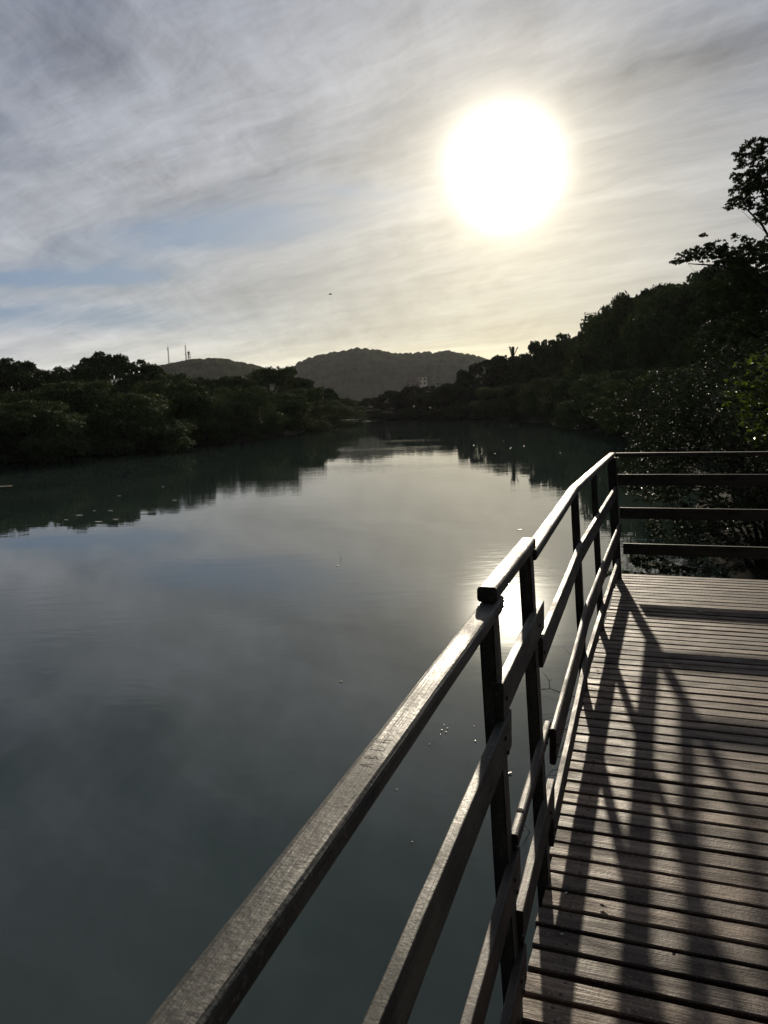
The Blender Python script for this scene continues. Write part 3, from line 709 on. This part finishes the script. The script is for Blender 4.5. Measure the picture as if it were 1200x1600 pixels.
for k, off_ in enumerate((.12, 1.35, 2.7, 4.2, 5.8)):
    c = Vector((OFF, 0, 0)) + uax * 2.35 + dax * off_; beam_box('joist', (c.x, c.y, -.031 - .075), (9.4, .06, .15), uyaw, M['under'], deck)
for off_ in (.2, 2.9, 5.6):
    for s in (-1.5, 1.4, 4.2, 6.8):
        c = Vector((OFF, 0, 0)) + uax * s + dax * (off_ + .06)
        bm = bmesh.new(); tube(bm, [(0, 0, -3.2), (0, 0, -1.6), (0, 0, -.19)], [.11, .105, .10], 14)
        from_bm('pile', bm, M['under'], True, deck, (c.x, c.y, 0))

# ------------------------------------------------------------------ towers and buildings on the hill
def mast(name, label, px, base_y, top_y, dist, w_, lat=True, dishes=()):
    b0 = at_dist(px, base_y, dist); tp = at_dist(px, top_y, dist); H = tp.z - b0.z + 4; b0.z -= 4
    t = thing(name, label, 'antenna mast', b0, 'masts on the left hill')
    bm = bmesh.new()
    hw = w_ / 2; c = [(-hw, -hw), (hw, -hw), (hw, hw), (-hw, hw)]
    for (x_, y_) in c: tube(bm, [(x_, y_, 0), (x_ * .75, y_ * .75, H)], [.13, .10], 4)
    ns = int(H / 1.6)
    for i in range(ns):
        z0, z1 = H * i / ns, H * (i + 1) / ns; k0, k1 = 1 - .25 * i / ns, 1 - .25 * (i + 1) / ns
        for a in range(4):
            p, q_ = c[a], c[(a + 1) % 4]
            tube(bm, [(p[0] * k0, p[1] * k0, z0), (q_[0] * k1, q_[1] * k1, z1)], [.06, .06], 3)
            tube(bm, [(p[0] * k1, p[1] * k1, z1), (q_[0] * k1, q_[1] * k1, z1)], [.06, .06], 3)
    from_bm('lattice', bm, M['steel'], False, t)
    bm = bmesh.new(); tube(bm, [(0, 0, H - .5), (0, 0, H + 3)], [.12, .06], 6); from_bm('antenna', bm, M['steel'], False, t)
    for (z_, r_) in dishes:
        bm = bmesh.new(); tube(bm, [(0, -hw - .2, H * z_), (0, -hw - .9, H * z_)], [r_ * .6, r_], 12); from_bm('dish', bm, M['steel'], True, t)
mast('antenna_mast', 'thin lattice mast standing alone, leftmost on the left hill', 264, 568, 543, 712, .9, dishes=((.9, .5),))
mast('antenna_mast', 'tallest thin lattice mast in the middle of the left hill pair', 291, 563, 540, 715, .9, dishes=((.55, .5),))
mast('antenna_mast', 'short broad lattice tower with drum antennas beside the tall mast', 296, 563, 550, 718, 2.2, dishes=((.95, 1.0), (.8, .8), (.6, .8)))

def house(label, px, top, dist, w_, h_, floors, cols):
    a_, e_ = azel(px, top); z_top = dist * math.tan(e_) + EYE; base = z_top - h_
    t = thing('house', label, 'building', (dist * math.sin(a_), dist * math.cos(a_), base), None, -a_)
    beam_box('wall', (0, 0, (h_ - 9) / 2), (w_, 7, h_ + 9), 0, M['plaster'], t, .05)
    bm = bmesh.new(); bmesh.ops.create_cube(bm, size=1)
    for v_ in bm.verts:
        k = .55 if v_.co.z > 0 else 1.08; v_.co = Vector((v_.co.x * w_ * k, v_.co.y * 7 * k, v_.co.z * 1.2))
    from_bm('roof', bm, M['tile'], False, t, (0, 0, h_ + .61))
    for f_ in range(floors):
        for c in range(cols):
            x_ = (c + .5) / cols * w_ - w_ / 2; z_ = h_ - 1.6 - f_ * 2.8
            beam_box('window', (x_, -3.5, z_), (1.2, .12, 1.3), 0, M['glass'], t, .01)
house('broad pale house at the foot of the big hill, leftmost of the group', 645, 597, 520, 9, 5, 1, 3)
house('tallest pale house of the group at the foot of the big hill', 660, 589, 540, 6, 8, 2, 2)
house('narrow pale house between the tallest one and the right bank trees', 684, 596, 520, 4, 6, 2, 1)
house('pale house partly hidden by the right bank trees below the big hill', 704, 598, 520, 4, 6, 1, 2)
near_ = None

# ------------------------------------------------------------------ small things on and over the water
def floater(name, px, py, size, mat, label, rz=None, grp=None):
    p = on_level(px, py, .004); rs = random.Random(int(px * 7 + py))
    bm = bmesh.new(); n_ = 9; L, W_ = size, size * .45
    up_ = []; lo = []
    for k in range(n_):
        t_ = k / n_ * 2 * math.pi; r_ = 1 + rs.uniform(-.12, .12)
        up_.append(bm.verts.new((math.cos(t_) * L / 2 * r_, math.sin(t_) * W_ / 2 * r_, .004 + abs(math.cos(t_)) * min(size, .1) * .10)))
        lo.append(bm.verts.new((math.cos(t_) * L / 2 * r_, math.sin(t_) * W_ / 2 * r_, abs(math.cos(t_)) * min(size, .1) * .10)))
    cv = bm.verts.new((0, 0, .004)); cl_ = bm.verts.new((0, 0, 0))
    for k in range(n_):
        bm.faces.new((cv, up_[k], up_[(k + 1) % n_])); bm.faces.new((cl_, lo[(k + 1) % n_], lo[k])); bm.faces.new((up_[k], lo[k], lo[(k + 1) % n_], up_[(k + 1) % n_]))
    o = from_bm(name, bm, M[mat], True, None, p, rz if rz is not None else rs.uniform(0, 3.1))
    return tag(o, label, 'leaf', grp)
floater('floating_leaf', 867, 1162, .055, 'foam', 'pale leaf floating beside the bare twigs seen through the railing', .6)
floater('floating_leaf', 862, 1166, .035, 'foam', 'small pale leaf touching the larger one beside the bare twigs', .2)
floater('floating_leaf', 794, 1209, .06, 'foam', 'pale leaf floating between the two middle posts of the railing', .1)
floater('floating_leaf', 533, 1065, .03, 'dryleaf', 'lone dark leaf floating in the middle of the open water', .1)
floater('floating_leaf', 527, 884, .05, 'foam', 'lone pale leaf floating on the bright middle of the river', .1)
floater('floating_leaf', 4, 760, .7, 'dryleaf', 'pale mat floating at the left edge near the mangroves', .1)
floater('floating_leaf', 812, 828, .09, 'foam', 'pale leaf floating in the sun glitter above the handrail corner', .1)
G1 = 'leaves floating in a loose patch left of the nearest tall post'
for i, (px, py, s_) in enumerate([(690, 1141, .022), (697, 1144, .018), (688, 1148, .015), (699, 1138, .014), (743, 1158, .022), (694, 1133, .010), (671, 1163, .010), (741, 1135, .010), (620, 1234, .012), (644, 1316, .012)]):
    floater('floating_leaf', px, py, s_, 'foam', 'tiny pale leaf in the loose patch floating left of the nearest tall post', None, G1)
rs = random.Random(9)
G2 = 'leaves and flecks floating on the far water by the right bank'
for i in range(24):
    px = rs.uniform(640, 905); py = 661 + (rs.random() ** 1.3) * 55
    if px > 860 and py < 690: continue
    floater('floating_leaf', px, py, rs.uniform(.07, .17), 'dryleaf', 'pale fleck floating on the far water by the right bank', 0, G2)
G3 = 'flecks floating in the shade of the left mangroves'
for i in range(9):
    px = rs.uniform(100, 300); py = 800 - (px - 100) * .12 + rs.uniform(-25, 22)
    floater('floating_leaf', px, py, rs.uniform(.08, .2), 'foam', 'pale fleck floating in the dark reflection of the left mangroves', 0, G3)
def deck_leaf(px, py, size, mat, label):
    p = on_level(px, py, DECK - .066); rs = random.Random(int(px + py)); bm = bmesh.new(); up_ = []; lo = []
    for k in range(10):
        t_ = k / 10 * 2 * math.pi; x_, y_ = math.cos(t_) * size / 2 * (1 + .25 * (k == 0)), math.sin(t_) * size * .24 * rs.uniform(.8, 1.2)
        z_ = .25 * abs(y_) * 2 + abs(x_) * .22; up_.append(bm.verts.new((x_, y_, z_ + .0012))); lo.append(bm.verts.new((x_, y_, z_)))
    c1 = bm.verts.new((0, 0, .0012)); c0 = bm.verts.new((0, 0, 0))
    for k in range(10):
        j = (k + 1) % 10; bm.faces.new((c1, up_[k], up_[j])); bm.faces.new((c0, lo[j], lo[k])); bm.faces.new((up_[k], lo[k], lo[j], up_[j]))
    tag(from_bm('fallen_leaf', bm, M[mat], False, None, p, rs.uniform(-.6, .6)), label, 'leaf')
deck_leaf(942, 1417, .022, 'fallen', 'small brown leaf lying on the near part of the deck between railing shadows')
deck_leaf(884, 1396, .012, 'foam', 'tiny pale scrap on the deck plank beside the railing foot')
deck_leaf(1051, 1483, .010, 'fallen', 'tiny dark leaf lying on the nearest deck planks')
deck_leaf(878, 1460, .010, 'foam', 'tiny pale scrap on the deck plank nearest the camera')
deck_leaf(1094, 957, .05, 'dryleaf', 'thin pale leaf lying near the far end of the deck')
deck_leaf(934, 1049, .02, 'foam', 'small pale scrap on the deck beside the lowest rail')
# bare twigs standing out of the water beyond the railing
def twig_tree(label, lines, z=.12):
    base = on_level(*lines[0][0][0][:2], 0)
    bm = bmesh.new()
    for pts, r0, r1 in lines:
        P = [on_level(a, b_, c_) - base for a, b_, c_ in pts]
        tube(bm, P, [r0 + (r1 - r0) * i / (len(P) - 1) for i in range(len(P))], 5)
    o = from_bm('dead_branch', bm, M['twig'], True, None, base); return tag(o, label, 'branch')
twig_tree('bare forked twig rising from the water behind the middle of the railing', [
    ([(915, 1098, -.1), (902, 1090, .03), (876, 1082, .12), (860, 1076, .20), (846, 1077, .24)], .008, .004),
    ([(859, 1076, .20), (858, 1064, .26), (853, 1056, .3), (847, 1050, .33)], .004, .0015), ([(858, 1064, .26), (863, 1061, .28)], .003, .0012),
    ([(902, 1090, .03), (890, 1098, .08), (882, 1101, .1)], .004, .002), ([(888, 1081, .08), (868, 1083, .1), (846, 1078, .12)], .003, .001), ([(882, 1092, .05), (864, 1094, .08), (846, 1086, .12)], .003, .001), ([(905, 1044, .1), (898, 1030, .2), (880, 1010, .3)], .003, .001)])
twig_tree('lower bare twig with thin side shoots at the waterline behind the railing', [
    ([(900, 1146, -.1), (888, 1140, .05), (876, 1138, .1)], .008, .005), ([(890, 1141, .05), (880, 1144, .05), (875, 1142, .1)], .004, .002), ([(886, 1140, .06), (886, 1135, .1)], .002, .001)])
twig_tree('lowest bare twigs crossing behind the lower rail', [
    ([(898, 1180, -.08), (884, 1182, .05), (864, 1183, .12)], .007, .003), ([(872, 1183, .1), (868, 1176, .14)], .003, .001), ([(870, 1184, .1), (862, 1204, .08), (852, 1218, .05)], .004, .0015),
    ([(882, 1206, 0), (872, 1202, .06), (862, 1204, .08)], .004, .002), ([(878, 1214, .02), (868, 1212, .05), (856, 1211, .065)], .004, .0015)])
twig_tree('tiny bare twig in the gap right of the nearest tall post', [([(828, 1300, 0), (820, 1290, .05), (816, 1285, .08)], .003, .001), ([(824, 1295, .03), (818, 1298, .05), (815, 1300, .06)], .003, .001)])
# leafy shoot of the bush reaching past the corner over the water
t = thing('leafy_shoot', 'thin leafy shoot reaching over the water just past the railing corner', 'branch', at_dist(1080, 905, 9.2))
bpos = t.location.copy()
bm = bmesh.new(); rs_ = np.random.default_rng(5); cen = []; al = []
def shoot(pts, r0, leafn, L):
    P = [at_dist(a, b_, c_) - bpos for a, b_, c_ in pts]
    tube(bm, P, [r0 * (1 - .7 * i / (len(P) - 1)) for i in range(len(P))], 5)
    for k in range(leafn):
        s = rs_.uniform(.0, len(P) - 1.01); i = int(s); p = P[i].lerp(P[i + 1], s - i)
        dvec = np.array([rs_.normal() * .4, rs_.normal() * .4, -.9 + rs_.normal() * .3]); cen.append(np.array(p) + dvec * L * .45); al.append(dvec)
shoot([(1080, 905, 9.2), (1040, 899, 9.0), (1005, 896, 8.8), (975, 892, 8.6), (955, 890, 8.5), (944, 896, 8.4)], .009, 70, .075)
shoot([(1080, 900, 9.6), (1030, 880, 9.3), (1005, 882, 9.1), (985, 872, 9.0)], .01, 70, .06)
shoot([(1060, 885, 9.8), (1025, 868, 9.5), (1000, 872, 9.4), (984, 866, 9.3)], .009, 60, .06)
shoot([(1010, 896, 8.9), (1012, 888, 9.0), (1020, 878, 9.1)], .006, 6, .05); shoot([(1090, 870, 9.9), (1040, 860, 9.7), (1010, 864, 9.6)], .009, 80, .065)
shoot([(1100, 890, 9.6), (1060, 884, 9.4), (1030, 892, 9.2)], .01, 60, .065)
from_bm('stem', bm, M['bark'], True, t)
cen = np.array(cen); al = np.array(al)
link(bpy.data.objects.new('leaves', leaf_mesh('leaves', cen, rs_.normal(size=cen.shape), .075, .5, M['leaf_near'], rs_, 0, al)), t)

# tiny bird high over the river
bp = at_dist(516, 460, 90); bm = bmesh.new()
tube(bm, [(-.17, 0, 0), (-.08, 0, .01), (.06, 0, .015), (.16, 0, .01), (.24, 0, .005)], [.015, .04, .045, .03, .006], 8)
for sg in (-1, 1):
    prev = None
    for k in range(5):
        y_ = sg * k * .09; z_ = .02 + .09 * math.sin(k * .75); c_ = .12 * (1 - k / 5.5)
        cur = [bm.verts.new((c_ * .5, y_, z_)), bm.verts.new((-c_ * .5 - .01 * k, y_, z_ - .004)), bm.verts.new((-c_ * .4, y_, z_ - .014)), bm.verts.new((c_ * .4, y_, z_ - .012))]
        if prev:
            for i in range(4): bm.faces.new((prev[i], prev[(i + 1) % 4], cur[(i + 1) % 4], cur[i]))
        prev = cur
    bm.faces.new(prev)
tag(from_bm('bird', bm, M['bird'], True, None, bp, .4), 'tiny dark bird flying high over the river', 'bird')

# ------------------------------------------------------------------ haze
HAZE = True
if HAZE:
    bm = bmesh.new(); bmesh.ops.create_cube(bm, size=1)
    for v_ in bm.verts: v_.co = Vector((v_.co.x * 6060, v_.co.y * 6060, v_.co.z * 97 + 46))
    m_ = bpy.data.materials.new('thin_haze'); m_.use_nodes = True; n = m_.node_tree; n.nodes.clear()
    pv = n.nodes.new('ShaderNodeVolumePrincipled'); pv.inputs['Color'].default_value = (.93, .93, .96, 1); pv.inputs['Density'].default_value = .00006; pv.inputs['Anisotropy'].default_value = .3
    oo = n.nodes.new('ShaderNodeOutputMaterial'); n.links.new(pv.outputs[0], oo.inputs['Volume'])
    tag(from_bm('haze', bm, m_), kind='stuff')
